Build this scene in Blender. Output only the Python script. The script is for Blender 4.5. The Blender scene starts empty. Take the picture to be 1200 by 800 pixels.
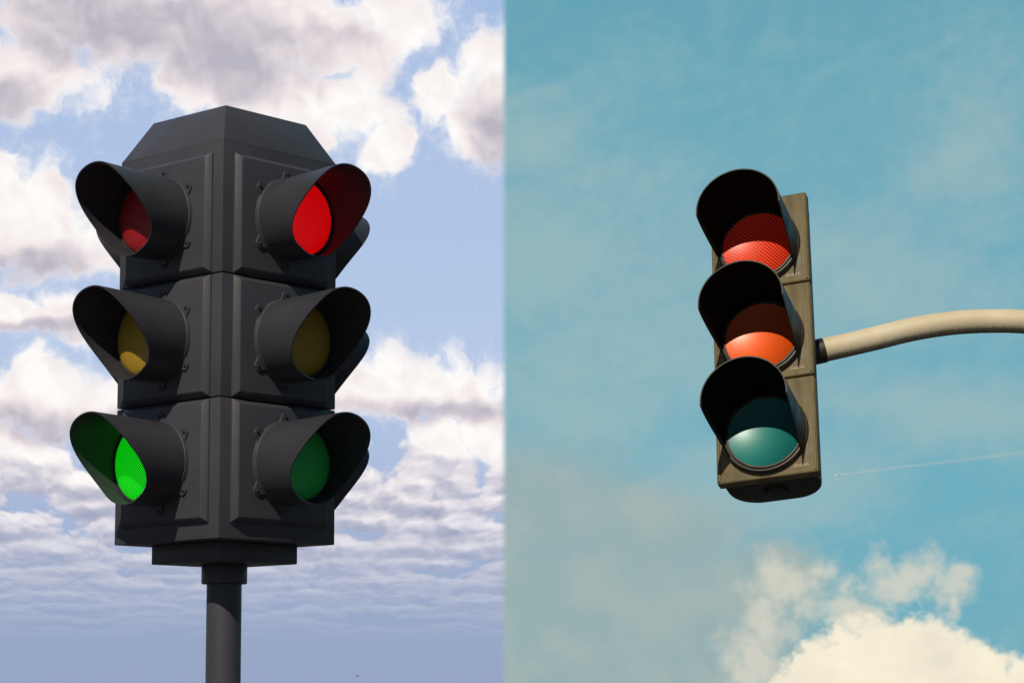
import bpy, bmesh, math, random
from mathutils import Vector, Matrix, Euler
R = math.radians
PI = math.pi
sc = bpy.context.scene
C = bpy.context.collection

# ------------------------------------------------------------------ camera
F = 2700.0                       # focal length in photo pixels (photo is 1200 x 800)
EYE = Vector((0, 0, 3.0))
PITCH = math.atan((812 - 400) / F)
cd = bpy.data.cameras.new('camera')
cam = bpy.data.objects.new('camera', cd)
C.objects.link(cam)
cd.sensor_width = 36
cd.lens = 36 * F / 1200
cd.clip_end = 80000
cam.location = EYE
cam.rotation_euler = (PI / 2 + PITCH, 0, 0)
sc.camera = cam
FWD = Vector((0, math.cos(PITCH), math.sin(PITCH)))
UPV = Vector((0, -math.sin(PITCH), math.cos(PITCH)))

def ray(px, py):
    return (FWD * F + Vector((1, 0, 0)) * (px - 600) + UPV * (400 - py)).normalized()
def at(px, py, Y):
    d = ray(px, py)
    return EYE + d * (Y / d.y)
def ang(px, py):
    d = ray(px, py)
    return math.degrees(math.atan2(d.x, d.y)), math.degrees(math.asin(d.z))
PXDEG = math.degrees(1) and F * PI / 180          # photo pixels per degree

def s2l(r, g, b):
    f = lambda c: (c / 255 / 12.92) if c / 255 <= .04045 else ((c / 255 + .055) / 1.055) ** 2.4
    return (f(r), f(g), f(b))

# ------------------------------------------------------------------ node helpers
class G:
    """tiny expression builder for shader nodes"""
    def __init__(s, tree): s.t = tree
    def n(s, kind, **kw):
        nd = s.t.nodes.new(kind)
        for k, v in kw.items(): setattr(nd, k, v)
        return nd
    def put(s, sock, v):
        if isinstance(v, bpy.types.NodeSocket): s.t.links.new(v, sock)
        elif v is not None:
            if hasattr(sock.default_value, '__len__') and len(sock.default_value) == 4 and len(v) == 3: v = (*v, 1)
            sock.default_value = v
    def m(s, op, a, b=None, c=None, clamp=False):
        nd = s.n('ShaderNodeMath', operation=op, use_clamp=clamp)
        s.put(nd.inputs[0], a); s.put(nd.inputs[1], b); s.put(nd.inputs[2], c)
        return nd.outputs[0]
    def add(s, a, b): return s.m('ADD', a, b)
    def sub(s, a, b): return s.m('SUBTRACT', a, b)
    def mul(s, a, b): return s.m('MULTIPLY', a, b)
    def mad(s, a, b, c): return s.m('MULTIPLY_ADD', a, b, c)
    def mx(s, a, b): return s.m('MAXIMUM', a, b)
    def v(s, op, a, b=None, c=None):
        nd = s.n('ShaderNodeVectorMath', operation=op)
        s.put(nd.inputs[0], a); s.put(nd.inputs[1], b)
        if c is not None: s.put(nd.inputs[2], c)
        return nd.outputs['Value'] if op in ('LENGTH', 'DOT_PRODUCT', 'DISTANCE') else nd.outputs[0]
    def xyz(s, x, y, z):
        nd = s.n('ShaderNodeCombineXYZ')
        s.put(nd.inputs[0], x); s.put(nd.inputs[1], y); s.put(nd.inputs[2], z)
        return nd.outputs[0]
    def sep(s, vec):
        nd = s.n('ShaderNodeSeparateXYZ'); s.put(nd.inputs[0], vec); return nd.outputs
    def ss(s, x, a, b, c=0.0, d=1.0):
        nd = s.n('ShaderNodeMapRange', interpolation_type='SMOOTHSTEP')
        s.put(nd.inputs[0], x)
        for i, q in enumerate((a, b, c, d)): s.put(nd.inputs[i + 1], q)
        return nd.outputs[0]
    def noise(s, vec, scale, detail=6, rough=.55, dist=0, out='Fac', kind='FBM', lac=2.0, dim='3D'):
        nd = s.n('ShaderNodeTexNoise', noise_dimensions=dim, noise_type=kind)
        if kind == 'FBM': nd.normalize = True
        s.put(nd.inputs['Vector'], vec); nd.inputs['Scale'].default_value = scale
        nd.inputs['Detail'].default_value = detail; nd.inputs['Roughness'].default_value = rough
        nd.inputs['Distortion'].default_value = dist; nd.inputs['Lacunarity'].default_value = lac
        return nd.outputs[out]
    def voro(s, vec, scale, detail=3, rough=.5, smooth=.6):
        nd = s.n('ShaderNodeTexVoronoi', feature='SMOOTH_F1', normalize=True, voronoi_dimensions='2D')
        s.put(nd.inputs['Vector'], vec); nd.inputs['Scale'].default_value = scale
        nd.inputs['Detail'].default_value = detail; nd.inputs['Roughness'].default_value = rough
        nd.inputs['Smoothness'].default_value = smooth
        return nd.outputs['Distance']
    def mix(s, f, a, b):
        nd = s.n('ShaderNodeMix', data_type='RGBA')
        s.put(nd.inputs[0], f); s.put(nd.inputs[6], a); s.put(nd.inputs[7], b)
        return nd.outputs[2]
    def ramp(s, x, stops):
        nd = s.n('ShaderNodeValToRGB'); s.put(nd.inputs[0], x)
        el = nd.color_ramp.elements
        el[0].position, el[1].position = stops[0][0], stops[-1][0]
        el[0].color, el[1].color = (*stops[0][1], 1), (*stops[-1][1], 1)
        for p, c in stops[1:-1]:
            e = el.new(p); e.color = (*c, 1)
        return nd.outputs[0]

# ------------------------------------------------------------------ the right hand signal's attitude and the sun
SIG_ROT = (Matrix.Rotation(R(-1.0), 3, 'Y') @ Matrix.Rotation(R(-6.3), 3, 'Z') @ Matrix.Rotation(R(-20.3), 3, 'X')
           @ Matrix.Rotation(R(-14.0), 3, 'Z'))
_e, _l = R(22), R(4.5)
SUN = (SIG_ROT @ Vector((math.sin(_l) * math.cos(_e), -math.cos(_l) * math.cos(_e), math.sin(_e)))).normalized()
sl = bpy.data.lights.new('sun', 'SUN')
sl.energy = 4.7
sl.angle = R(.5)
sl.color = (1.0, .90, .74)
so = bpy.data.objects.new('sun', sl)
C.objects.link(so)
so.rotation_euler = SUN.to_track_quat('Z', 'Y').to_euler()
so.location = (0, 0, 60)

# ------------------------------------------------------------------ world: daylight
w = bpy.data.worlds.new('World')
sc.world = w
w.use_nodes = True
w.node_tree.nodes.clear()
g = G(w.node_tree)
nish = g.n('ShaderNodeTexSky', sky_type='NISHITA', sun_disc=False)
nish.sun_elevation = math.asin(SUN.z)
nish.sun_rotation = math.atan2(SUN.x, SUN.y)
nish.air_density = .9; nish.dust_density = .3; nish.ozone_density = 1.0
bg = g.n('ShaderNodeBackground')
g.put(bg.inputs['Color'], nish.outputs[0])
bg.inputs['Strength'].default_value = .05
wo = g.n('ShaderNodeOutputWorld')
w.node_tree.links.new(bg.outputs[0], wo.inputs['Surface'])

# ------------------------------------------------------------------ the sky ahead: a far shell that carries the clouds
msky = bpy.data.materials.new('cloudy_sky')
msky.use_nodes = True
nt = msky.node_tree
nt.nodes.clear()
g = G(nt)
pos0 = g.n('ShaderNodeNewGeometry').outputs['Position']
D = g.v('NORMALIZE', g.v('SUBTRACT', pos0, tuple(EYE)))
dx, dy, dz = g.sep(D)
az = g.mul(g.m('ARCTAN2', dx, dy), 180 / PI)
el = g.mul(g.m('ARCSINE', dz), 180 / PI)
P = g.xyz(az, el, 0.0)
def N2(pos, scale, detail=6, rough=.55, dist=0, out='Fac'):
    return g.noise(pos, scale, detail, rough, dist, out, dim='2D')

def ellipse_field(pos, items, base=-0.9, k=.15):
    acc = None
    for (cx, cy, rx, ry, *rest) in items:
        a, e = ang(cx, cy)
        tilt = rest[0] if rest else 0
        q = g.v('SUBTRACT', pos, (a, e, 0))
        if tilt:
            rt = g.n('ShaderNodeVectorRotate', rotation_type='Z_AXIS')
            g.put(rt.inputs['Vector'], q); rt.inputs['Angle'].default_value = R(tilt)
            q = rt.outputs[0]
        q = g.v('MULTIPLY', q, (PXDEG / rx, PXDEG / ry, 0))
        f = g.sub(1.0, g.v('LENGTH', q))
        if acc is None: acc = g.mx(f, base)
        else:
            nd = g.n('ShaderNodeMath', operation='SMOOTH_MAX')
            g.put(nd.inputs[0], acc); g.put(nd.inputs[1], f); nd.inputs[2].default_value = k
            acc = nd.outputs[0]
    return acc

# ---- cumulus on the blue-lavender side (positions given where each bank stands in the sky)
LEFT = [
    (150, 30, 230, 66, 0), (30, 80, 100, 62, 0), (330, 30, 200, 70, 12), (470, 20, 70, 46, 0), (400, 60, 80, 40, -10),
    (265, 85, 120, 60, 0), (395, 130, 82, 58, -22), (345, 125, 70, 70, 0), (452, 178, 45, 30, -40), (300, 130, 60, 40, 0),
    (512, 105, 46, 44, -15), (578, 118, 62, 76, 25), (605, 60, 44, 44, 0), (545, 155, 40, 34, -30),
    (40, 262, 105, 70, 6), (100, 290, 70, 36, 0), (0, 222, 46, 50, 0),
    (28, 366, 80, 28, 12), (80, 355, 46, 24, 0),
    (34, 430, 22, 38, 0), (70, 470, 130, 44, 0), (20, 520, 60, 22, 10), (150, 490, 60, 36, 0),
    (465, 450, 95, 42, 0), (545, 455, 66, 46, 0), (415, 470, 50, 26, 0), (522, 515, 46, 30, 20), (580, 505, 44, 34, 0),
]
GREY = [
    (185, 30, 200, 50, 8), (95, 50, 90, 30, 0), (250, 75, 90, 34, 20), (590, 168, 44, 60, 10), (330, 178, 40, 22, 0),
    (60, 496, 140, 18, 0), (500, 478, 100, 16, 0), (10, 115, 50, 24, 0), (40, 310, 80, 22, 0), (50, 385, 70, 10, 0),
]
def left_noise(pos):
    fb = g.sub(N2(pos, .8, 8, .60), .5)
    bl = g.sub(.42, g.voro(pos, 1.1, 2.5, .5, .6))
    return g.add(g.mul(fb, 1.45), g.mul(bl, .62))
warp = g.v('SUBTRACT', N2(P, .55, 3, .55, out='Color'), (.5, .5, .5))
PL = g.v('ADD', P, g.v('MULTIPLY', warp, (1.4, 1.1, 0)))
fl = g.sub(ellipse_field(PL, LEFT), .02)
nl = left_noise(PL)
def soft_noise(pos):
    return g.add(g.mul(g.sub(N2(pos, .8, 3.5, .5), .5), 1.25), g.mul(g.sub(.42, g.voro(pos, 1.1, 1.2, .45, .6)), .7))
ns1 = soft_noise(PL)
ns2 = soft_noise(g.v('ADD', PL, (.18, .30, 0)))
dl = g.add(fl, nl)
cov_l = g.ss(dl, -.09, .44)
wisp = g.mul(g.ss(g.add(dl, g.mul(g.sub(N2(P, 2.6, 6, .68), .5), 1.3)), -.35, .45), .30)
cov_l = g.mx(cov_l, wisp)
relief = g.sub(ns1, ns2)
core = g.ss(g.add(ellipse_field(PL, GREY, -.9, .3), g.mul(g.sub(N2(P, .6, 4, .5), .5), .9)), -.75, .75)
shade = g.add(g.mad(relief, .55, .10), g.mul(core, .78))
shade = g.add(shade, g.mul(g.sub(N2(P, 1.0, 3, .45), .5), .35))
shade = g.m('MULTIPLY', shade, g.ss(dl, .05, .5, .5, 1.0), clamp=True)
sky_l = g.ramp(g.m('MULTIPLY', el, 1 / 20, clamp=True),
               [(0, s2l(150, 166, 196)), (.10, s2l(153, 169, 200)), (.28, s2l(172, 190, 222)), (.42, s2l(181, 200, 231)), (.66, s2l(174, 195, 229)), (1, s2l(158, 184, 224))])
col_l = g.ramp(shade, [(0, s2l(255, 252, 250)), (.3, s2l(243, 234, 234)), (.6, s2l(219, 211, 216)), (1, s2l(187, 182, 195))])

# ---- the low bank of stratocumulus that runs to the horizon
plan = g.xyz(g.mul(g.sub(az, ang(290, 400)[0]), g.m('DIVIDE', 5.2, g.add(el, 5.0))), g.m('DIVIDE', -30.0, g.mx(g.add(el, 1.1), .3)), 0.0)
wl = g.v('SUBTRACT', N2(plan, .9, 4, .55, out='Color'), (.5, .5, .5))
plan = g.v('ADD', plan, g.v('MULTIPLY', wl, (.9, .55, 0)))
def low_density(pos):
    return g.add(g.mul(g.sub(N2(pos, .9, 7, .6), .5), .85), g.mul(g.sub(.44, g.voro(pos, .95, 1.8, .5, .30)), 1.25))
rnd = random.Random(11)
PUFFS = []
for k in range(900):                       # scattered banks, smaller and flatter towards the horizon
    y = 545 + 200 * rnd.random() ** 1.25
    x = rnd.uniform(-40, 640)
    t_ = min(1.0, (y - 545) / 190)
    ry = (27 * (1 - t_) ** 1.15 + 4.0) * rnd.uniform(.7, 1.3)
    rx = (76 - 16 * t_) * rnd.uniform(.55, 1.3)
    if any(abs(x - q[0]) < .62 * (rx + q[2]) and abs(y - q[1]) < .52 * (ry + q[3]) for q in PUFFS): continue
    PUFFS.append((x, y, rx, ry, 0))
    if len(PUFFS) > 74: break
nz = g.add(g.mul(g.sub(N2(plan, .8, 8, .60), .5), 1.7), g.mul(g.sub(.44, g.voro(plan, 1.6, 2.2, .55, .3)), .9))
wq = g.v('SUBTRACT', N2(P, .8, 4, .55, out='Color'), (.5, .5, .5))
PQ = g.v('ADD', P, g.v('MULTIPLY', wq, (1.5, .42, 0)))
f1 = ellipse_field(PQ, PUFFS, -.7, .12)
f2 = ellipse_field(g.v('ADD', PQ, g.xyz(0.02, g.mul(el, .045), 0.0)), PUFFS, -.7, .12)
def puffy(p_): return g.sub(g.mul(N2(p_, .8, 6, .58), 1.0), g.mul(g.voro(p_, 1.6, 2.0, .55, .3), .8))
n2s = g.sub(puffy(plan), puffy(g.v('ADD', plan, (.05, .15, 0))))
ld = g.add(g.mul(f1, .9), nz)
band = g.mul(g.ss(el, 7.2, 5.8), g.ss(el, 1.0, 2.4))
cov_b = g.m('MULTIPLY', g.ss(ld, -.20, .14), band)
sh_b = g.m('ADD', g.mad(g.sub(f1, f2), -.62, .42), g.add(g.mul(n2s, -1.5), g.mul(g.ss(ld, .2, .8), .10)), clamp=True)
col_b = g.ramp(sh_b, [(0, s2l(255, 249, 248)), (.3, s2l(231, 225, 231)), (.62, s2l(192, 192, 208)), (1, s2l(164, 168, 191))])
hazec = s2l(157, 172, 202)
col_b = g.mix(g.ss(el, 5.4, 1.6, 0, .88), col_b, hazec)
left = g.mix(cov_b, sky_l, col_b)
left = g.mix(cov_l, left, col_l)

# ---- the teal side: veils, a soft grey bank and one bright cream cumulus
sky_r = g.ramp(g.m('MULTIPLY', el, 1 / 20, clamp=True),
               [(0, s2l(108, 172, 190)), (.25, s2l(110, 174, 192)), (.5, s2l(114, 172, 190)), (.75, s2l(108, 168, 186)), (1, s2l(90, 157, 178))])
rt = g.n('ShaderNodeVectorRotate', rotation_type='Z_AXIS')
g.put(rt.inputs['Vector'], P); rt.inputs['Angle'].default_value = R(-18)
vp = g.v('MULTIPLY', rt.outputs[0], (.5, 1.0, 1.0))
veil_f = ellipse_field(P, [(660, 300, 170, 120, 0), (640, 180, 160, 60, 20), (740, 420, 260, 80, -6), (1010, 330, 150, 70, 10), (1100, 480, 200, 46, 12), (680, 480, 150, 80, 0), (1140, 180, 70, 90, 0), (880, 560, 140, 70, 0)], -.6)
veil = g.add(g.mul(veil_f, .42), g.add(g.mul(g.sub(N2(vp, .55, 8, .60, .4), .5), .9), g.mul(g.sub(N2(P, 1.6, 5, .6), .5), .45)))
veil = g.mul(g.ss(veil, -.45, .50), .80)
right = g.mix(veil, sky_r, s2l(155, 186, 190))
RGREY = [(650, 720, 170, 130, 0), (760, 790, 190, 120, 0), (640, 600, 110, 70, 0), (700, 800, 240, 100, 0), (850, 740, 90, 90, 0), (900, 690, 56, 50, 30), (740, 610, 120, 50, 10)]
gd = g.add(ellipse_field(P, RGREY, -.8), g.mul(g.sub(N2(P, .5, 8, .55, .4), .5), 1.1))
gcol = g.mix(g.ss(N2(P, .7, 5, .5), .35, .65), s2l(152, 176, 178), s2l(162, 180, 178))
right = g.mix(g.ss(gd, -.62, .40, 0, .97), right, gcol)
RWISP = [(925, 685, 46, 36, 25), (895, 720, 36, 46, 20), (960, 668, 28, 14, 0), (1045, 680, 74, 36, -12), (1110, 690, 32, 28, -20), (1130, 670, 22, 14, 0), (1000, 715, 80, 22, 14), (880, 770, 40, 60, 0), (1118, 705, 10, 26, 0)]
wd = g.add(ellipse_field(P, RWISP, -.9), g.mul(g.sub(N2(P, 1.2, 9, .58, .12), .5), 2.2))
right = g.mix(g.ss(wd, -.25, .95, 0, .84), right, s2l(214, 212, 197))
RCUM = [(1020, 806, 106, 84, 0), (1066, 776, 88, 60, 0), (962, 806, 58, 50, 0), (1134, 806, 62, 66, 0), (1164, 800, 24, 48, 0), (1208, 806, 36, 40, 0), (1030, 860, 200, 60, 0)]
wr = g.v('MULTIPLY', g.v('SUBTRACT', N2(P, 1.2, 4, .55, out='Color'), (.5, .5, .5)), (.35, .35, 0))
PR = g.v('ADD', P, wr)
def cnoise(pos):
    return g.add(g.mul(g.sub(.40, g.voro(pos, 2.0, 2.2, .5, .5)), .55), g.mul(g.sub(N2(pos, 1.0, 8, .60), .5), .55))
cn = cnoise(PR)
cdn = g.sub(g.add(ellipse_field(PR, RCUM, -.9), cn), .08)
crel = g.sub(cn, cnoise(g.v('ADD', PR, (-.10, .2, 0))))
ccol = g.ramp(g.m('ADD', g.mad(crel, .45, .30), g.mul(g.sub(N2(P, .5, 4, .5), .5), 1.1), clamp=True), [(0, s2l(251, 242, 216)), (.5, s2l(240, 231, 210)), (1, s2l(214, 211, 197))])
right = g.mix(g.ss(cdn, -.05, .26), right, ccol)

# ---- the two skies meet along one bearing
edge = g.ss(az, ang(585, 400)[0], ang(596, 400)[0])
eA, eB = g.n('ShaderNodeEmission'), g.n('ShaderNodeEmission')
g.put(eA.inputs[0], left); g.put(eB.inputs[0], right)
eA.inputs[1].default_value = eB.inputs[1].default_value = 1.414
mxs = g.n('ShaderNodeMixShader')
g.put(mxs.inputs[0], edge)
nt.links.new(eA.outputs[0], mxs.inputs[1]); nt.links.new(eB.outputs[0], mxs.inputs[2])
mo = g.n('ShaderNodeOutputMaterial')
nt.links.new(mxs.outputs[0], mo.inputs['Surface'])
msky.cycles.emission_sampling = 'NONE'
bm = bmesh.new()
NA, NE = 48, 24
grid = []
for j in range(NE + 1):
    e_ = R(-1.5 + 61.5 * j / NE)
    grid.append([bm.verts.new((EYE.x + 60000 * math.cos(e_) * math.sin(R(-60 + 120 * i / NA)), EYE.y + 60000 * math.cos(e_) * math.cos(R(-60 + 120 * i / NA)), EYE.z + 60000 * math.sin(e_))) for i in range(NA + 1)])
for j in range(NE):
    for i in range(NA): bm.faces.new((grid[j][i], grid[j + 1][i], grid[j + 1][i + 1], grid[j][i + 1]))
for f in bm.faces: f.smooth = True
me = bpy.data.meshes.new('sky')
bm.to_mesh(me); bm.free()
me.materials.append(msky)
sky = bpy.data.objects.new('sky', me)
C.objects.link(sky)
sky['kind'] = 'structure'

# ------------------------------------------------------------------ materials
def mat(name, build):
    m = bpy.data.materials.new(name)
    m.use_nodes = True
    h = G(m.node_tree)
    b = m.node_tree.nodes['Principled BSDF']
    build(h, b)
    return m
def objco(h): return h.n('ShaderNodeTexCoord').outputs['Object']
def bump(h, b, height, strength=.2, dist=.002):
    nd = h.n('ShaderNodeBump'); nd.inputs['Strength'].default_value = strength; nd.inputs['Distance'].default_value = dist
    h.put(nd.inputs['Height'], height); h.put(b.inputs['Normal'], nd.outputs[0])

def charcoal(h, b, lo=(.050, .050, .063), hi=(.058, .057, .070), rough=(.44, .58)):
    p = objco(h)
    n1 = h.noise(p, 6, 6, .6)
    n2 = h.noise(p, 420, 2, .5)
    h.put(b.inputs['Base Color'], h.mix(h.ss(n1, .35, .68), lo, hi))
    h.put(b.inputs['Roughness'], h.ss(h.noise(p, 9, 5, .6), .3, .7, *rough))
    b.inputs['Specular IOR Level'].default_value = .38
    bump(h, b, n2, .10, .0008)
M_char = mat('charcoal_paint', charcoal)
M_visor = mat('black_visor_plastic', lambda h, b: charcoal(h, b, (.036, .036, .045), (.044, .044, .053), (.42, .52)))
M_bolt = mat('dark_bolt_steel', lambda h, b: charcoal(h, b, (.008, .008, .009), (.014, .014, .015), (.4, .6)))

def weathered(h, b):
    p = objco(h)
    st = h.noise(h.v('MULTIPLY', p, (26, 26, 3)), 1, 6, .6, .3)
    bl = h.noise(p, 16, 7, .62)
    c = h.mix(h.ss(bl, .3, .7), (.125, .098, .042), (.20, .155, .072))
    c = h.mix(h.ss(st, .46, .72, 0, .7), c, (.062, .049, .024))
    c = h.mix(h.ss(h.noise(p, 60, 5, .6), .62, .78, 0, .5), c, (.30, .22, .12))
    h.put(b.inputs['Base Color'], c)
    h.put(b.inputs['Roughness'], h.ss(bl, .3, .7, .5, .75))
    b.inputs['Specular IOR Level'].default_value = .35
    bump(h, b, h.noise(p, 90, 6, .6), .25, .002)
M_weather = mat('sun_faded_dusty_casing', weathered)
def worn_black(h, b):
    p = objco(h)
    n = h.noise(p, 14, 6, .6)
    h.put(b.inputs['Base Color'], h.mix(h.ss(n, .4, .75), (.010, .009, .007), (.030, .025, .018)))
    h.put(b.inputs['Roughness'], h.ss(n, .3, .7, .38, .6))
M_wblack = mat('worn_black_plastic', worn_black)
def worn_edge(h, b):
    p = objco(h)
    n = h.noise(p, 22, 6, .6)
    h.put(b.inputs['Base Color'], h.mix(h.ss(n, .35, .7), (.020, .016, .011), (.075, .056, .034)))
    h.put(b.inputs['Roughness'], .5)
M_flat = mat('flat_black_hood_lining', lambda h, b: (h.put(b.inputs['Base Color'], h.mix(h.noise(objco(h), 30, 4, .6), (.003, .003, .003), (.007, .006, .005))), h.put(b.inputs['Roughness'], .8), h.put(b.inputs['Specular IOR Level'], .12)))
M_wring = mat('worn_lens_gasket', worn_edge)
M_letter = mat('pale_raised_lettering', lambda h, b: (h.put(b.inputs['Base Color'], h.mix(h.noise(objco(h), 80, 4, .6), (.34, .28, .18), (.60, .51, .37))), h.put(b.inputs['Roughness'], .6)))

def cream(h, b):
    p = objco(h)
    n = h.noise(p, 7, 7, .6)
    tc = h.n('ShaderNodeUVMap')
    u, v, _ = h.sep(tc.outputs[0])               # u runs along the arm, v around it (0.5 = underside)
    under = h.sub(1.0, h.mul(h.m('ABSOLUTE', h.sub(v, .5)), 2.0))
    streak = h.noise(h.xyz(h.mul(u, 150), h.mul(v, 2.5), 0), 1, 5, .65)
    grime_shade = h.ss(h.add(h.mul(under, 1.1), h.mul(h.sub(streak, .5), .55)), .68, 1.05)  # streaky dirt plus the underside's shade with its jagged edge, painted into the colour
    c = h.mix(h.ss(n, .3, .7), (.60, .51, .34), (.70, .61, .43))
    c = h.mix(h.ss(h.noise(p, 40, 6, .65), .66, .8, 0, .4), c, (.35, .25, .13))
    c = h.mix(h.mul(grime_shade, .82), c, (.085, .063, .033))
    h.put(b.inputs['Base Color'], c)
    h.put(b.inputs['Roughness'], .55)
    bump(h, b, h.add(h.noise(p, 30, 6, .6), h.mul(streak, .5)), .35, .003)
M_cream = mat('cream_painted_steel', cream)

def lens(name, col, dark, emit=0.0, emit_col=None, cell=.0090, rough=.22, bmp=.55, spec=.5, metal=0.0, coat=0.0):
    def f(h, b):
        p = objco(h)
        x, y, z = h.sep(p)
        rr = h.v('LENGTH', h.xyz(x, 0.0, z))
        zz = h.add(z, h.mul(h.m('POWER', x, 2.0), 2.2))          # moulded rows sag into arcs
        k = 2 * PI / cell
        a = h.m('SINE', h.mul(x, k))
        c = h.m('SINE', h.mul(zz, k))
        pat = h.mul(a, c)
        pat01 = h.mad(pat, .5, .5)
        fine = h.ss(pat01, .30, .75)
        h.put(b.inputs['Base Color'], h.mix(fine, dark, col))
        h.put(b.inputs['Roughness'], rough)
        b.inputs['Specular IOR Level'].default_value = spec
        b.inputs['Metallic'].default_value = metal
        b.inputs['Coat Weight'].default_value = coat
        b.inputs['Coat Roughness'].default_value = .31
        if emit:
            h.put(b.inputs['Emission Color'], (*(emit_col or col), 1))
            h.put(b.inputs['Emission Strength'], h.mul(h.mad(fine, 1.05, .22), emit))
        bump(h, b, pat01, bmp, .0025)
    return mat(name, f)
L_red_on = lens('glowing_red_lens', (.55, .01, .012), (.30, .004, .006), .95, (1, .0015, .004))
L_red = lens('unlit_red_lens', (.55, .02, .03), (.22, .006, .01))
L_yel = lens('unlit_yellow_lens', (.62, .40, .04), (.26, .16, .015))
L_gre_on = lens('glowing_green_lens', (.01, .5, .02), (.004, .25, .008), .85, (.002, 1, .006))
L_gre = lens('unlit_green_lens', (.04, .85, .16), (.012, .34, .05))
R_red = lens('glowing_orange_red_lens', (.72, .050, .006), (.30, .010, .002), .09, (1, .02, .004), cell=.0125, rough=.60, spec=.3, metal=.8, coat=.5, bmp=.30)
R_amb = lens('dusty_orange_lens', (.70, .095, .003), (.46, .058, .002), cell=.0085, rough=.60, spec=.3, metal=.95, coat=.6, bmp=.25)
R_gre = lens('dusty_teal_lens', (.006, .165, .150), (.004, .11, .10), cell=.0085, rough=.60, spec=.3, metal=.95, coat=.6, bmp=.25)

def asphalt(h, b):
    p = objco(h)
    n = h.noise(p, .25, 8, .6)
    c = h.mix(h.ss(n, .35, .65), (.045, .045, .048), (.075, .073, .07))
    c = h.mix(h.ss(h.noise(p, 120, 3, .6), .6, .75, 0, .5), c, (.13, .125, .12))
    h.put(b.inputs['Base Color'], c)
    b.inputs['Roughness'].default_value = .85
M_asph = mat('asphalt', asphalt)
M_conc = mat('concrete', lambda h, b: (h.put(b.inputs['Base Color'], h.mix(h.noise(objco(h), 3, 8, .65), (.24, .235, .22), (.36, .35, .33))), h.put(b.inputs['Roughness'], .9)))
M_white = mat('white_aircraft_paint', lambda h, b: (h.put(b.inputs['Base Color'], h.mix(h.noise(objco(h), .2, 3, .5), (.78, .78, .76), (.84, .84, .82))), h.put(b.inputs['Roughness'], .35)))
M_feather = mat('dark_feathers', lambda h, b: (h.put(b.inputs['Base Color'], h.mix(h.noise(objco(h), 9, 4, .5), (.05, .05, .055), (.12, .12, .13))), h.put(b.inputs['Roughness'], .8)))
def vapour(h, b):
    p = objco(h)
    x = h.sep(p)[0]
    fade = h.mul(h.ss(x, 1300, 0, .25, 1.0), h.ss(h.noise(p, .012, 5, .55), .25, .75, .55, 1.0))
    lw = h.n('ShaderNodeLayerWeight'); lw.inputs[0].default_value = .5
    soft = h.m('POWER', h.sub(1.0, lw.outputs['Facing']), 1.2)
    b.inputs['Base Color'].default_value = (.85, .84, .80, 1)
    b.inputs['Roughness'].default_value = 1
    h.put(b.inputs['Alpha'], h.mul(h.mul(fade, soft), .17))
M_vap = mat('white_vapour', vapour)

# ------------------------------------------------------------------ mesh helpers
def mesh_of(name, bm, m, smooth=None, recalc=True):
    if recalc: bmesh.ops.recalc_face_normals(bm, faces=bm.faces)
    if smooth is not None:
        for f in bm.faces: f.smooth = True
        for e in bm.edges:
            if len(e.link_faces) == 2 and e.calc_face_angle(0) > R(smooth): e.smooth = False
    me = bpy.data.meshes.new(name)
    bm.to_mesh(me); bm.free()
    for q in (m if isinstance(m, (list, tuple)) else [m]): me.materials.append(q)
    return me
def link(name, me, parent=None, loc=(0, 0, 0), rot=(0, 0, 0)):
    o = bpy.data.objects.new(name, me)
    C.objects.link(o)
    o.parent = parent
    o.location = loc; o.rotation_euler = rot
    return o
def thing(o, label, cat, group=None, kind=None):
    o['label'] = label; o['category'] = cat
    if group: o['group'] = group
    if kind: o['kind'] = kind
def empty(name, loc, rot=(0, 0, 0)):
    o = bpy.data.objects.new(name, None)
    C.objects.link(o)
    o.location = loc; o.rotation_euler = rot
    o.empty_display_size = .1
    return o

def box(bm, x0, x1, y0, y1, z0, z1, bev=0, seg=2):
    t = bmesh.new()
    vs = [t.verts.new((x, y, z)) for x in (x0, x1) for y in (y0, y1) for z in (z0, z1)]
    for f in ((0, 1, 3, 2), (4, 6, 7, 5), (0, 4, 5, 1), (2, 3, 7, 6), (0, 2, 6, 4), (1, 5, 7, 3)):
        t.faces.new([vs[i] for i in f])
    if bev: bmesh.ops.bevel(t, geom=list(t.edges), offset=bev, segments=seg, profile=.5, affect='EDGES')
    merge(bm, t)
def merge(bm, t, M=None):
    mp = {}
    for v in t.verts: mp[v] = bm.verts.new(M @ v.co if M else v.co)
    for f in t.faces:
        nf = bm.faces.new([mp[v] for v in f.verts]); nf.material_index = f.material_index
    t.free()
def frustum(bm, a, b, z0, z1, bev=0):
    """square frustum, half sides a (bottom) and b (top)"""
    t = bmesh.new()
    lo = [t.verts.new((x * a, y * a, z0)) for x, y in ((-1, -1), (1, -1), (1, 1), (-1, 1))]
    hi = [t.verts.new((x * b, y * b, z1)) for x, y in ((-1, -1), (1, -1), (1, 1), (-1, 1))]
    t.faces.new(lo[::-1]); t.faces.new(hi)
    for i in range(4):
        j = (i + 1) % 4
        t.faces.new((lo[i], lo[j], hi[j], hi[i]))
    if bev: bmesh.ops.bevel(t, geom=list(t.edges), offset=bev, segments=2, profile=.5, affect='EDGES')
    merge(bm, t)
def lathe_z(bm, prof, n=64):
    """profile of (r, z) turned about Z, ends capped"""
    rings = [[bm.verts.new((r * math.cos(2 * PI * i / n), r * math.sin(2 * PI * i / n), z)) for i in range(n)] for r, z in prof]
    for a, b in zip(rings, rings[1:]):
        for i in range(n): bm.faces.new((a[i], a[(i + 1) % n], b[(i + 1) % n], b[i]))
    bm.faces.new(rings[0][::-1]); bm.faces.new(rings[-1])
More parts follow.
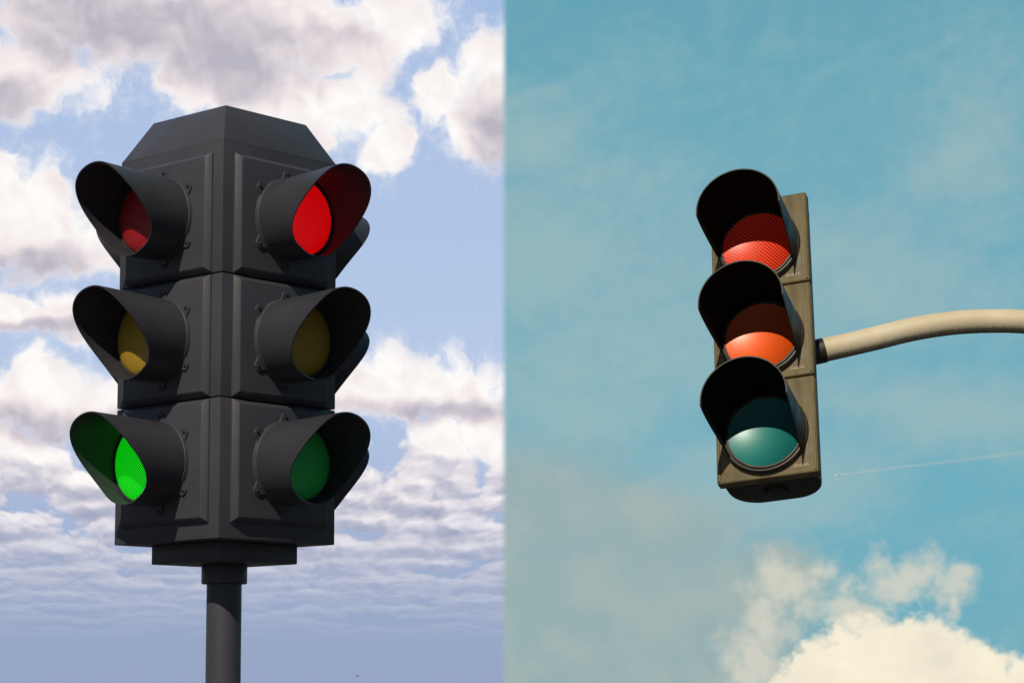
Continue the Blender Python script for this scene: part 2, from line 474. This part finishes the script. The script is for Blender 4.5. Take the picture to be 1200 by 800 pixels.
def lathe_y(bm, prof, n=72, closed=False):
    """profile of (r, outward distance) turned about the -Y axis; open sheet or closed ring"""
    rings = []
    for r, d in prof:
        if r < 1e-6: rings.append([bm.verts.new((0, -d, 0))] * n)
        else: rings.append([bm.verts.new((r * math.cos(2 * PI * i / n), -d, r * math.sin(2 * PI * i / n))) for i in range(n)])
    pairs = list(zip(rings, rings[1:])) + ([(rings[-1], rings[0])] if closed else [])
    for a, b in pairs:
        for i in range(n):
            q = [a[i], a[(i + 1) % n], b[(i + 1) % n], b[i]]
            q = [v for k, v in enumerate(q) if v not in q[:k]]
            if len(q) > 2: bm.faces.new(q)

def raised_panel(bm, w_, h_, t_, ch):
    """door plate: base on y=0, raised face at y=-t with a wide chamfer"""
    t = bmesh.new()
    def rect(hw, hh, y): return [t.verts.new(p) for p in ((-hw, y, -hh), (hw, y, -hh), (hw, y, hh), (-hw, y, hh))]
    a = rect(w_ / 2, h_ / 2, .004); b = rect(w_ / 2, h_ / 2, -.006); c = rect(w_ / 2 - ch, h_ / 2 - ch, -t_)
    t.faces.new(a[::-1]); t.faces.new(c)
    for p, q in ((a, b), (b, c)):
        for i in range(4):
            j = (i + 1) % 4
            t.faces.new((p[i], p[j], q[j], q[i]))
    bmesh.ops.recalc_face_normals(t, faces=t.faces)
    bmesh.ops.bevel(t, geom=[e for e in t.edges if all(v.co.y < 0 for v in e.verts)], offset=.0022, segments=2, profile=.5, affect='EDGES')
    merge(bm, t)

def visor(bm, R0, R1, length, y0, thick=.004, n=120, m=14, arc=None):
    """tunnel hood along -Y; length(theta) gives where its lip ends, arc limits the sweep"""
    a0, a1 = arc or (0, 2 * PI)
    full = arc is None
    cnt = n if full else n + 1
    outer, inner = [], []
    for i in range(cnt):
        th = a0 + (a1 - a0) * i / n
        Lt = length(th)
        o_, i_ = [], []
        for j in range(m + 1):
            d = y0 + (Lt - y0) * j / m
            k = max(0., (d - y0) / .25)
            r = R0 + (R1 - R0) * k
            o_.append(bm.verts.new((r * math.cos(th), -d, r * math.sin(th))))
            r -= thick
            i_.append(bm.verts.new((r * math.cos(th), -d, r * math.sin(th))))
        outer.append(o_); inner.append(i_)
    for i in range(n):
        j = (i + 1) % cnt
        for k in range(m):
            bm.faces.new((outer[i][k], outer[j][k], outer[j][k + 1], outer[i][k + 1]))
            bm.faces.new((inner[i][k + 1], inner[j][k + 1], inner[j][k], inner[i][k])).material_index = 1
        bm.faces.new((outer[i][m], outer[j][m], inner[j][m], inner[i][m]))
        bm.faces.new((inner[i][0], inner[j][0], outer[j][0], outer[i][0]))
    if not full:
        for s in (0, n):
            for k in range(m): bm.faces.new((outer[s][k], outer[s][k + 1], inner[s][k + 1], inner[s][k]))
def sstep(a, b, x):
    t = min(1, max(0, (x - a) / (b - a)))
    return t * t * (3 - 2 * t)

# ------------------------------------------------------------------ the setting: ground
bm = bmesh.new()
rings = [0, 12, 60, 300, 1500, 8000, 40000]
prev = None
for r in rings:
    cur = [bm.verts.new((r * math.cos(2 * PI * i / 64), r * math.sin(2 * PI * i / 64), 0)) for i in range(64)] if r else [bm.verts.new((0, 0, 0))]
    if prev:
        for i in range(64):
            if len(prev) == 1: bm.faces.new((prev[0], cur[i], cur[(i + 1) % 64]))
            else: bm.faces.new((prev[i], cur[i], cur[(i + 1) % 64], prev[(i + 1) % 64]))
    prev = cur
ground = link('ground', mesh_of('ground', bm, M_asph))
ground['kind'] = 'structure'

# ------------------------------------------------------------------ four-way signal on its pole
DL = 6.70
base = at(262.6, 700, DL)
lean = R(-.36)
HALF = .225
ZB = 3.0 + .425                      # underside of the housing
x_foot = base.x - base.z * math.tan(lean)
four = empty('four_way_traffic_light', (x_foot, DL, 0), (0, lean, R(-45 + 3.9)))
# lean about the world's Y axis, after the turn about the pole
four.rotation_euler = (Matrix.Rotation(lean, 3, 'Y') @ Matrix.Rotation(R(-45 + 3.9), 3, 'Z')).to_euler()
thing(four, 'big dark grey four-way signal standing on a round pole, hooded lamps on each side', 'traffic light')

S2, S1, ZT = ZB + .395, ZB + .748, ZB + 1.135       # the two seams and the top of the walls
sections = [(ZB, S2 - .0015), (S2 + .0015, S1 - .0015), (S1 + .0015, ZT)]
for z0, z1 in sections:
    bm = bmesh.new()
    box(bm, -HALF, HALF, -HALF, HALF, z0, z1, .003, 2)
    link('housing_section', mesh_of('housing_section', bm, M_char, 40), four)
bm = bmesh.new()
box(bm, -.2, .2, -.2, .2, ZB + .02, ZT - .02, 0)
link('inner_core', mesh_of('inner_core', bm, M_bolt), four)
bm = bmesh.new()
frustum(bm, HALF + .0012, .160, ZT - .007, ZT + .118, .002)
link('roof', mesh_of('roof', bm, M_char, 30), four)
bm = bmesh.new()
box(bm, -.149, .149, -.149, .149, ZB - .056, ZB - .001, .003, 2)
link('base_block', mesh_of('base_block', bm, M_char, 40), four)
bm = bmesh.new()
lathe_z(bm, [(.0635, ZB - .112), (.066, ZB - .1095), (.066, ZB - .0605), (.064, ZB - .057)], 96)
link('collar', mesh_of('collar', bm, M_char, 40), four)
bm = bmesh.new()
lathe_z(bm, [(.0505, 0.012), (.0505, ZB - .1125)], 96)
link('pole', mesh_of('pole', bm, M_char, 40), four)
bm = bmesh.new()
box(bm, -.17, .17, -.17, .17, 0.0, .024, .004)
link('foot_plate', mesh_of('foot_plate', bm, M_char, 40), four)

# shared door meshes
PW, PH, PT = .368, .345, .022
bm = bmesh.new()
raised_panel(bm, PW, PH, PT, .013)
me_door = mesh_of('door', bm, M_char, 25)
# mounting ring with six bolt ears
bm = bmesh.new()
EARS = [R(a) for a in (90, 38, 142, 218, 270, 322)]
def ring_r(th):
    r = .1215
    for e in EARS:
        d = abs((th - e + PI) % (2 * PI) - PI)
        r = max(r, .1215 + .0235 * (1 - sstep(.045, .19, d)))
    return r
N = 240
oa = [bm.verts.new((ring_r(2 * PI * i / N) * math.cos(2 * PI * i / N), -PT + .001, ring_r(2 * PI * i / N) * math.sin(2 * PI * i / N))) for i in range(N)]
ob = [bm.verts.new((v.co.x * .992, -PT - .0055, v.co.z * .992)) for v in oa]
ia = [bm.verts.new((.110 * math.cos(2 * PI * i / N), -PT - .0055, .110 * math.sin(2 * PI * i / N))) for i in range(N)]
ib = [bm.verts.new((v.co.x, -PT + .001, v.co.z)) for v in ia]
for p, q in ((oa, ob), (ob, ia), (ia, ib), (ib, oa)):
    for i in range(N): bm.faces.new((p[i], p[(i + 1) % N], q[(i + 1) % N], q[i]))
lathe_y(bm, [(.1165, PT + .003), (.1205, PT + .003), (.1205, PT + .011), (.119, PT + .0125), (.1165, PT + .0125)], 96, closed=True)
for e in EARS:
    t = bmesh.new()
    lathe_y(t, [(.0048, PT), (.0048, PT + .0075), (.0030, PT + .0095), (.0, PT + .0095)], 14)
    for f in t.faces: f.material_index = 1
    merge(bm, t, Matrix.Translation((.1345 * math.cos(e), 0, .1345 * math.sin(e))))
me_ring = mesh_of('mounting_ring', bm, [M_char, M_bolt], 30)
# hood
def hood_len(th): return .150 + .130 * sstep(-.78, .95, math.sin(th))
bm = bmesh.new()
visor(bm, .1185, .1275, hood_len, PT - .002, .0038)
me_hood = mesh_of('visor', bm, [M_visor, M_visor], 40)
# lens bezel and lens
bm = bmesh.new()
lathe_y(bm, [(.1085, .018), (.1148, .018), (.1148, .094), (.1138, .097), (.1100, .097), (.1085, .094)], 96, closed=True)
me_bezel = mesh_of('lens_ring', bm, M_visor, 40)
bm = bmesh.new()
lathe_y(bm, [(.1086 * math.sin(k / 24 * PI / 2), .092 + .028 * math.cos(k / 24 * PI / 2)) for k in range(24, -1, -1)], 96)
lens_me = {}
for key, m_ in (('red_on', L_red_on), ('red', L_red), ('yel', L_yel), ('gre_on', L_gre_on), ('gre', L_gre)):
    b2 = bm.copy()
    lens_me[key] = mesh_of('lens', b2, m_, 60)
bm.free()

centres = [S2 - .004 - PH / 2, S2 + .004 + PH / 2, S1 + .004 + PH / 2]
rows = {0: ('gre_on', 'yel', 'red'), 1: ('gre', 'yel', 'red_on'), 2: ('gre_on', 'yel', 'red'), 3: ('gre', 'yel', 'red_on')}
lens_label = {'red_on': 'brightly lit red lens', 'red': 'dim unlit red lens', 'yel': 'unlit dull yellow lens', 'gre_on': 'brightly lit green lens', 'gre': 'dim unlit green lens'}
for k in range(4):
    Rk = Matrix.Rotation(k * PI / 2, 3, 'Z')
    for row in range(3):
        d = link('door_panel', me_door, four, Rk @ Vector((0, -HALF, centres[row])), (0, 0, k * PI / 2))
        link('mounting_ring', me_ring, d)
        link('visor', me_hood, d)
        link('lens_ring', me_bezel, d)
        ln = link('lens', lens_me[rows[k][row]], d)
        ln['label'] = lens_label[rows[k][row]]

# ------------------------------------------------------------------ signal head hung at the end of the curved arm
DS = 6.50
SW, SH, ST = .288, .3025, .030
org = at(896.5, 397, DS)
sig = empty('hanging_traffic_light', org, SIG_ROT.to_euler())
thing(sig, 'dusty sun-faded three-lamp signal with deep black hoods on the end of the cream arm', 'traffic light')
# casing behind the doors, rounded at the back
bm = bmesh.new()
t = bmesh.new()
hw, hh = SW / 2 - .012, SH * 1.5 - .004
pf = []
for (cx_, cy_, a0, a1) in ((hw - .085, .135 - .085, 0, 90), (-hw + .085, .135 - .085, 90, 180)):
    for q in range(9):
        a = R(a0 + (a1 - a0) * q / 8)
        pf.append((cx_ + .085 * math.cos(a), cy_ + .085 * math.sin(a)))
pf = [(hw, .0)] + pf + [(-hw, .0)]
lo = [t.verts.new((x, y, -hh)) for x, y in pf]
hi = [t.verts.new((x, y, hh)) for x, y in pf]
t.faces.new(lo[::-1]); t.faces.new(hi)
for i in range(len(pf)):
    j = (i + 1) % len(pf)
    t.faces.new((lo[i], lo[j], hi[j], hi[i]))
bmesh.ops.recalc_face_normals(t, faces=t.faces)
cap = [e for e in t.edges if all(v.co.z > hh - .001 for v in e.verts) or all(v.co.z < -hh + .001 for v in e.verts)]
bmesh.ops.bevel(t, geom=cap, offset=.010, segments=3, profile=.5, affect='EDGES')
merge(bm, t)
# knurled boss under the casing where another head could be bolted on
t = bmesh.new()
lathe_z(t, [(.030, -hh - .010), (.034, -hh - .008), (.034, -hh + .006)], 40)
merge(bm, t, Matrix.Translation((0, .065, 0)))
link('casing', mesh_of('casing', bm, M_wblack, 35), sig)

# door plate with a beaded right edge
bm = bmesh.new()
box(bm, -SW / 2, SW / 2, -ST, .006, -SH / 2 + .0022, SH / 2 - .0022, .0055, 3)
box(bm, SW / 2 - .011, SW / 2 - .004, -ST - .0035, -ST + .002, -SH / 2 + .008, SH / 2 - .008, .0015, 2)
box(bm, -SW / 2 + .004, -SW / 2 + .011, -ST - .0035, -ST + .002, -SH / 2 + .008, SH / 2 - .008, .0015, 2)
me_sdoor = mesh_of('door_panel', bm, M_weather, 30)
bm = bmesh.new()
lathe_y(bm, [(.1040, ST - .008), (.1225, ST - .008), (.1225, ST + .015), (.1200, ST + .019), (.1160, ST + .0195), (.1145, ST + .0130), (.1125, ST + .0130), (.1110, ST + .0185), (.1085, ST + .0195), (.1060, ST + .0190), (.1050, ST + .0165), (.1040, ST + .010)], 96, closed=True)
me_sring = mesh_of('lens_ring', bm, M_wring, 35)
# cap hood: full length over the top, cut back steeply below the middle
def cap_len(th):
    s = math.sin(th)
    return .028 + .242 * sstep(-.62, -.05, s) ** .8
bm = bmesh.new()
visor(bm, .1195, .1215, cap_len, ST - .002, .0035, n=160, m=18)
me_shood = mesh_of('visor', bm, [M_wblack, M_flat], 40)
bm = bmesh.new()
lathe_y(bm, [(.1055 * k / 24, ST + .0015 + 1.25 * (.1055 * k / 24) ** 2) for k in range(24, -1, -1)], 96)   # shallow dished glass
for row, (m_, lb) in enumerate(((R_gre, 'dusty teal lens, unlit'), (R_amb, 'dusty orange lens, unlit'), (R_red, 'glowing orange-red lens'))):
    zc = (row - 1) * SH
    d = link('door_panel', me_sdoor, sig, (0, 0, zc))
    link('lens_ring', me_sring, d, (0, 0, -.0150))
    link('visor', me_shood, d, (0, 0, -.0150))
    b2 = bm.copy()
    ln = link('lens', mesh_of('lens', b2, m_, 60), d, (0, 0, -.0150))
    ln['label'] = lb
    cu = bpy.data.curves.new('lettering', 'FONT')
    cu.body = 'INBAK'
    cu.size = .0140
    cu.extrude = .0008
    cu.space_character = 1.12
    cu.align_x = 'CENTER'
    tmp = bpy.data.objects.new('lettering', cu)
    C.objects.link(tmp)
    bpy.context.view_layer.update()
    me = bpy.data.meshes.new_from_object(tmp.evaluated_get(bpy.context.evaluated_depsgraph_get()))
    bpy.data.objects.remove(tmp)
    me.materials.clear(); me.materials.append(M_letter)
    link('lettering', me, d, (.098, -ST - .0008, -.130), (PI / 2, 0, 0))
bm.free()
bm = bmesh.new()

# ------------------------------------------------------------------ the arm and its pole
def tube_mesh(name, pts, rad, m, n=32):
    b = bmesh.new()
    uv = b.loops.layers.uv.new('UVMap')
    rings, us = [], []
    acc = 0
    for i, p in enumerate(pts):
        tdir = (pts[min(i + 1, len(pts) - 1)] - pts[max(i - 1, 0)]).normalized()
        side = tdir.cross(Vector((0, 0, 1)))
        side = side.normalized() if side.length > .05 else Vector((0, -1, 0))
        up = side.cross(tdir).normalized()
        if i: acc += (p - pts[i - 1]).length
        us.append(acc)
        rings.append([b.verts.new(p + up * math.cos(2 * PI * k / n) * rad + side * math.sin(2 * PI * k / n) * rad) for k in range(n)])
    for i in range(len(pts) - 1):
        for k in range(n):
            k2 = (k + 1) % n
            f = b.faces.new((rings[i][k], rings[i][k2], rings[i + 1][k2], rings[i + 1][k]))
            for lp, (uu, vv) in zip(f.loops, ((us[i], k / n), (us[i], (k + 1) / n), (us[i + 1], (k + 1) / n), (us[i + 1], k / n))):
                lp[uv].uv = (uu, vv)
    b.faces.new(rings[0][::-1]); b.faces.new(rings[-1])
    return mesh_of(name, b, m, 40)
def catmull(P_, per=12):
    out = []
    Q = [P_[0] * 2 - P_[1]] + P_ + [P_[-1] * 2 - P_[-2]]
    for i in range(1, len(Q) - 2):
        for k in range(per):
            t = k / per
            a, b_, c_, d_ = Q[i - 1], Q[i], Q[i + 1], Q[i + 2]
            out.append(.5 * ((2 * b_) + (c_ - a) * t + (2 * a - 5 * b_ + 4 * c_ - d_) * t * t + (3 * b_ - a - 3 * c_ + d_) * t ** 3))
    out.append(P_[-1])
    return out
DA = DS + .07
AR = .0345
pix = [(962, 411), (995, 403.5), (1027, 396), (1068, 386), (1113, 378.8), (1156, 376.2), (1200, 377), (1260, 384), (1330, 400)]
pts = [at(x, y, DA) for x, y in pix]
pole_x = pts[-1].x + .62
pts += [Vector((pole_x - .30, DA, pts[-1].z - .055)), Vector((pole_x - .08, DA, pts[-1].z - .12)), Vector((pole_x, DA, pts[-1].z - .16))]
mast = empty('curved_mast_arm', (pole_x, DA, 0))
thing(mast, 'curved cream tubular arm with dirt streaks and painted shade along its underside, holding the dusty signal', 'signal arm')
off = Vector((pole_x, DA, 0))
link('arm', tube_mesh('arm', [p - off for p in catmull(pts)], AR, M_cream), mast)
c0 = pts[0] - off
tdir = (pts[1] - pts[0]).normalized()
link('end_socket', tube_mesh('end_socket', [c0 - tdir * .055, c0 - tdir * .02, c0 + tdir * .006, c0 + tdir * .010], AR + .002, M_wblack), mast)
bm = bmesh.new()
lathe_z(bm, [(.17, 0), (.17, .02), (.08, .03), (.075, .05), (.062, pts[-1].z + .12), (.05, pts[-1].z + .15)], 48)
link('mast_pole', mesh_of('mast_pole', bm, M_char, 35), mast)

# ------------------------------------------------------------------ aeroplane, its trail, and a far bird
DP = 10000.0
p0, p1 = at(982.5, 556.3, DP), at(1330, 514, DP)
ax = (p1 - p0).normalized()
rot = Vector((1, 0, 0)).rotation_difference(ax)
bm = bmesh.new()
n = 20
L_ = (p1 - p0).length
prevr = None
for i in range(41):
    s = i / 40
    x = 16 + L_ * s
    r = 3.2 + 15 * s ** .8
    cur = [bm.verts.new((x, r * math.cos(2 * PI * k / n), r * math.sin(2 * PI * k / n))) for k in range(n)]
    if prevr:
        for k in range(n): bm.faces.new((prevr[k], prevr[(k + 1) % n], cur[(k + 1) % n], cur[k]))
    prevr = cur
trail = link('contrail', mesh_of('contrail', bm, M_vap, 60))
trail.location = p0
trail.rotation_euler = rot.to_euler()
thing(trail, 'thin white vapour trail rising to the right across the teal sky below the arm', 'contrail')
bm = bmesh.new()
def xtube(bm, prof, n=16, M=None):
    t = bmesh.new()
    rr = [[t.verts.new((x, r * math.cos(2 * PI * k / n), r * math.sin(2 * PI * k / n))) for k in range(n)] for x, r in prof]
    for a, b in zip(rr, rr[1:]):
        for k in range(n): t.faces.new((a[k], a[(k + 1) % n], b[(k + 1) % n], b[k]))
    t.faces.new(rr[0][::-1]); t.faces.new(rr[-1])
    merge(bm, t, M)
xtube(bm, [(-19, .3), (-18, 1.3), (-15, 2.0), (8, 2.0), (15, 1.2), (19, .4)])
plane = empty('aeroplane', p0, rot.to_euler())
thing(plane, 'tiny white aeroplane at the left end of the vapour trail', 'aeroplane')
link('fuselage', mesh_of('fuselage', bm, M_white, 40), plane)
def fin(name, out):
    bm = bmesh.new()
    lo = [bm.verts.new((x, y, z - .25)) for x, y, z in out]; hi = [bm.verts.new((x, y, z + .25)) for x, y, z in out]
    bm.faces.new(lo[::-1]); bm.faces.new(hi)
    for i in range(len(out)):
        j = (i + 1) % len(out); bm.faces.new((lo[i], lo[j], hi[j], hi[i]))
    return link(name, mesh_of(name, bm, M_white), plane)
for s in (-1, 1):
    fin('wing', [(-5, s * 1.5, -.8), (2, s * 1.5, -.8), (8, s * 17, .6), (5.5, s * 17, .6)])
    fin('tailplane', [(13, s * .8, .6), (17, s * .8, .6), (19, s * 6, .9), (17.5, s * 6, .9)])
f = fin('tail_fin', [(12, 1.2, 0), (17.5, 1.0, 0), (19.5, 6.5, 0), (17.5, 6.5, 0)])
f.rotation_euler = (PI / 2, 0, 0)

DBD = 240.0
bp = at(419, 791.5, DBD)
bm = bmesh.new()
xtube(bm, [(-.17, .008), (-.14, .03), (-.09, .035), (-.02, .05), (.07, .035), (.14, .018), (.19, .012)], 10)
for s in (-1, 1):
    t = bmesh.new()
    sec = [((-.05, s * .03, .02), (.05, s * .03, .02)), ((-.07, s * .10, .055), (.04, s * .11, .05)), ((-.03, s * .17, .05), (.06, s * .18, .045)), ((.05, s * .24, .03), (.07, s * .25, .028))]
    for dz_ in (0, .008): pass
    tv = [[t.verts.new((x, y, z + .004)) for x, y, z in q] for q in sec]
    bv = [[t.verts.new((x, y, z - .004)) for x, y, z in q] for q in sec]
    for i in range(3):
        t.faces.new((tv[i][0], tv[i][1], tv[i + 1][1], tv[i + 1][0]))
        t.faces.new((bv[i][0], bv[i + 1][0], bv[i + 1][1], bv[i][1]))
        for q in (0, 1): t.faces.new((tv[i][q], tv[i + 1][q], bv[i + 1][q], bv[i][q]))
    t.faces.new((tv[0][0], bv[0][0], bv[0][1], tv[0][1])); t.faces.new((tv[3][0], tv[3][1], bv[3][1], bv[3][0]))
    merge(bm, t)
bird = link('bird', mesh_of('bird', bm, M_feather, 50))
bird.location = bp
bird.rotation_euler = (0, 0, R(25))
thing(bird, 'tiny dark bird far off, low in the sky right of the dark pole', 'bird')

# ------------------------------------------------------------------ output
sc.view_settings.view_transform = 'Standard'
sc.view_settings.look = 'None'
sc.view_settings.exposure = -.5
sc.view_settings.gamma = 1
sc.view_settings.use_curve_mapping = False
sc.render.engine = 'CYCLES'
sc.cycles.use_adaptive_sampling = True
sc.cycles.adaptive_threshold = .015
sc.cycles.adaptive_min_samples = 12
sc.cycles.max_bounces = 6
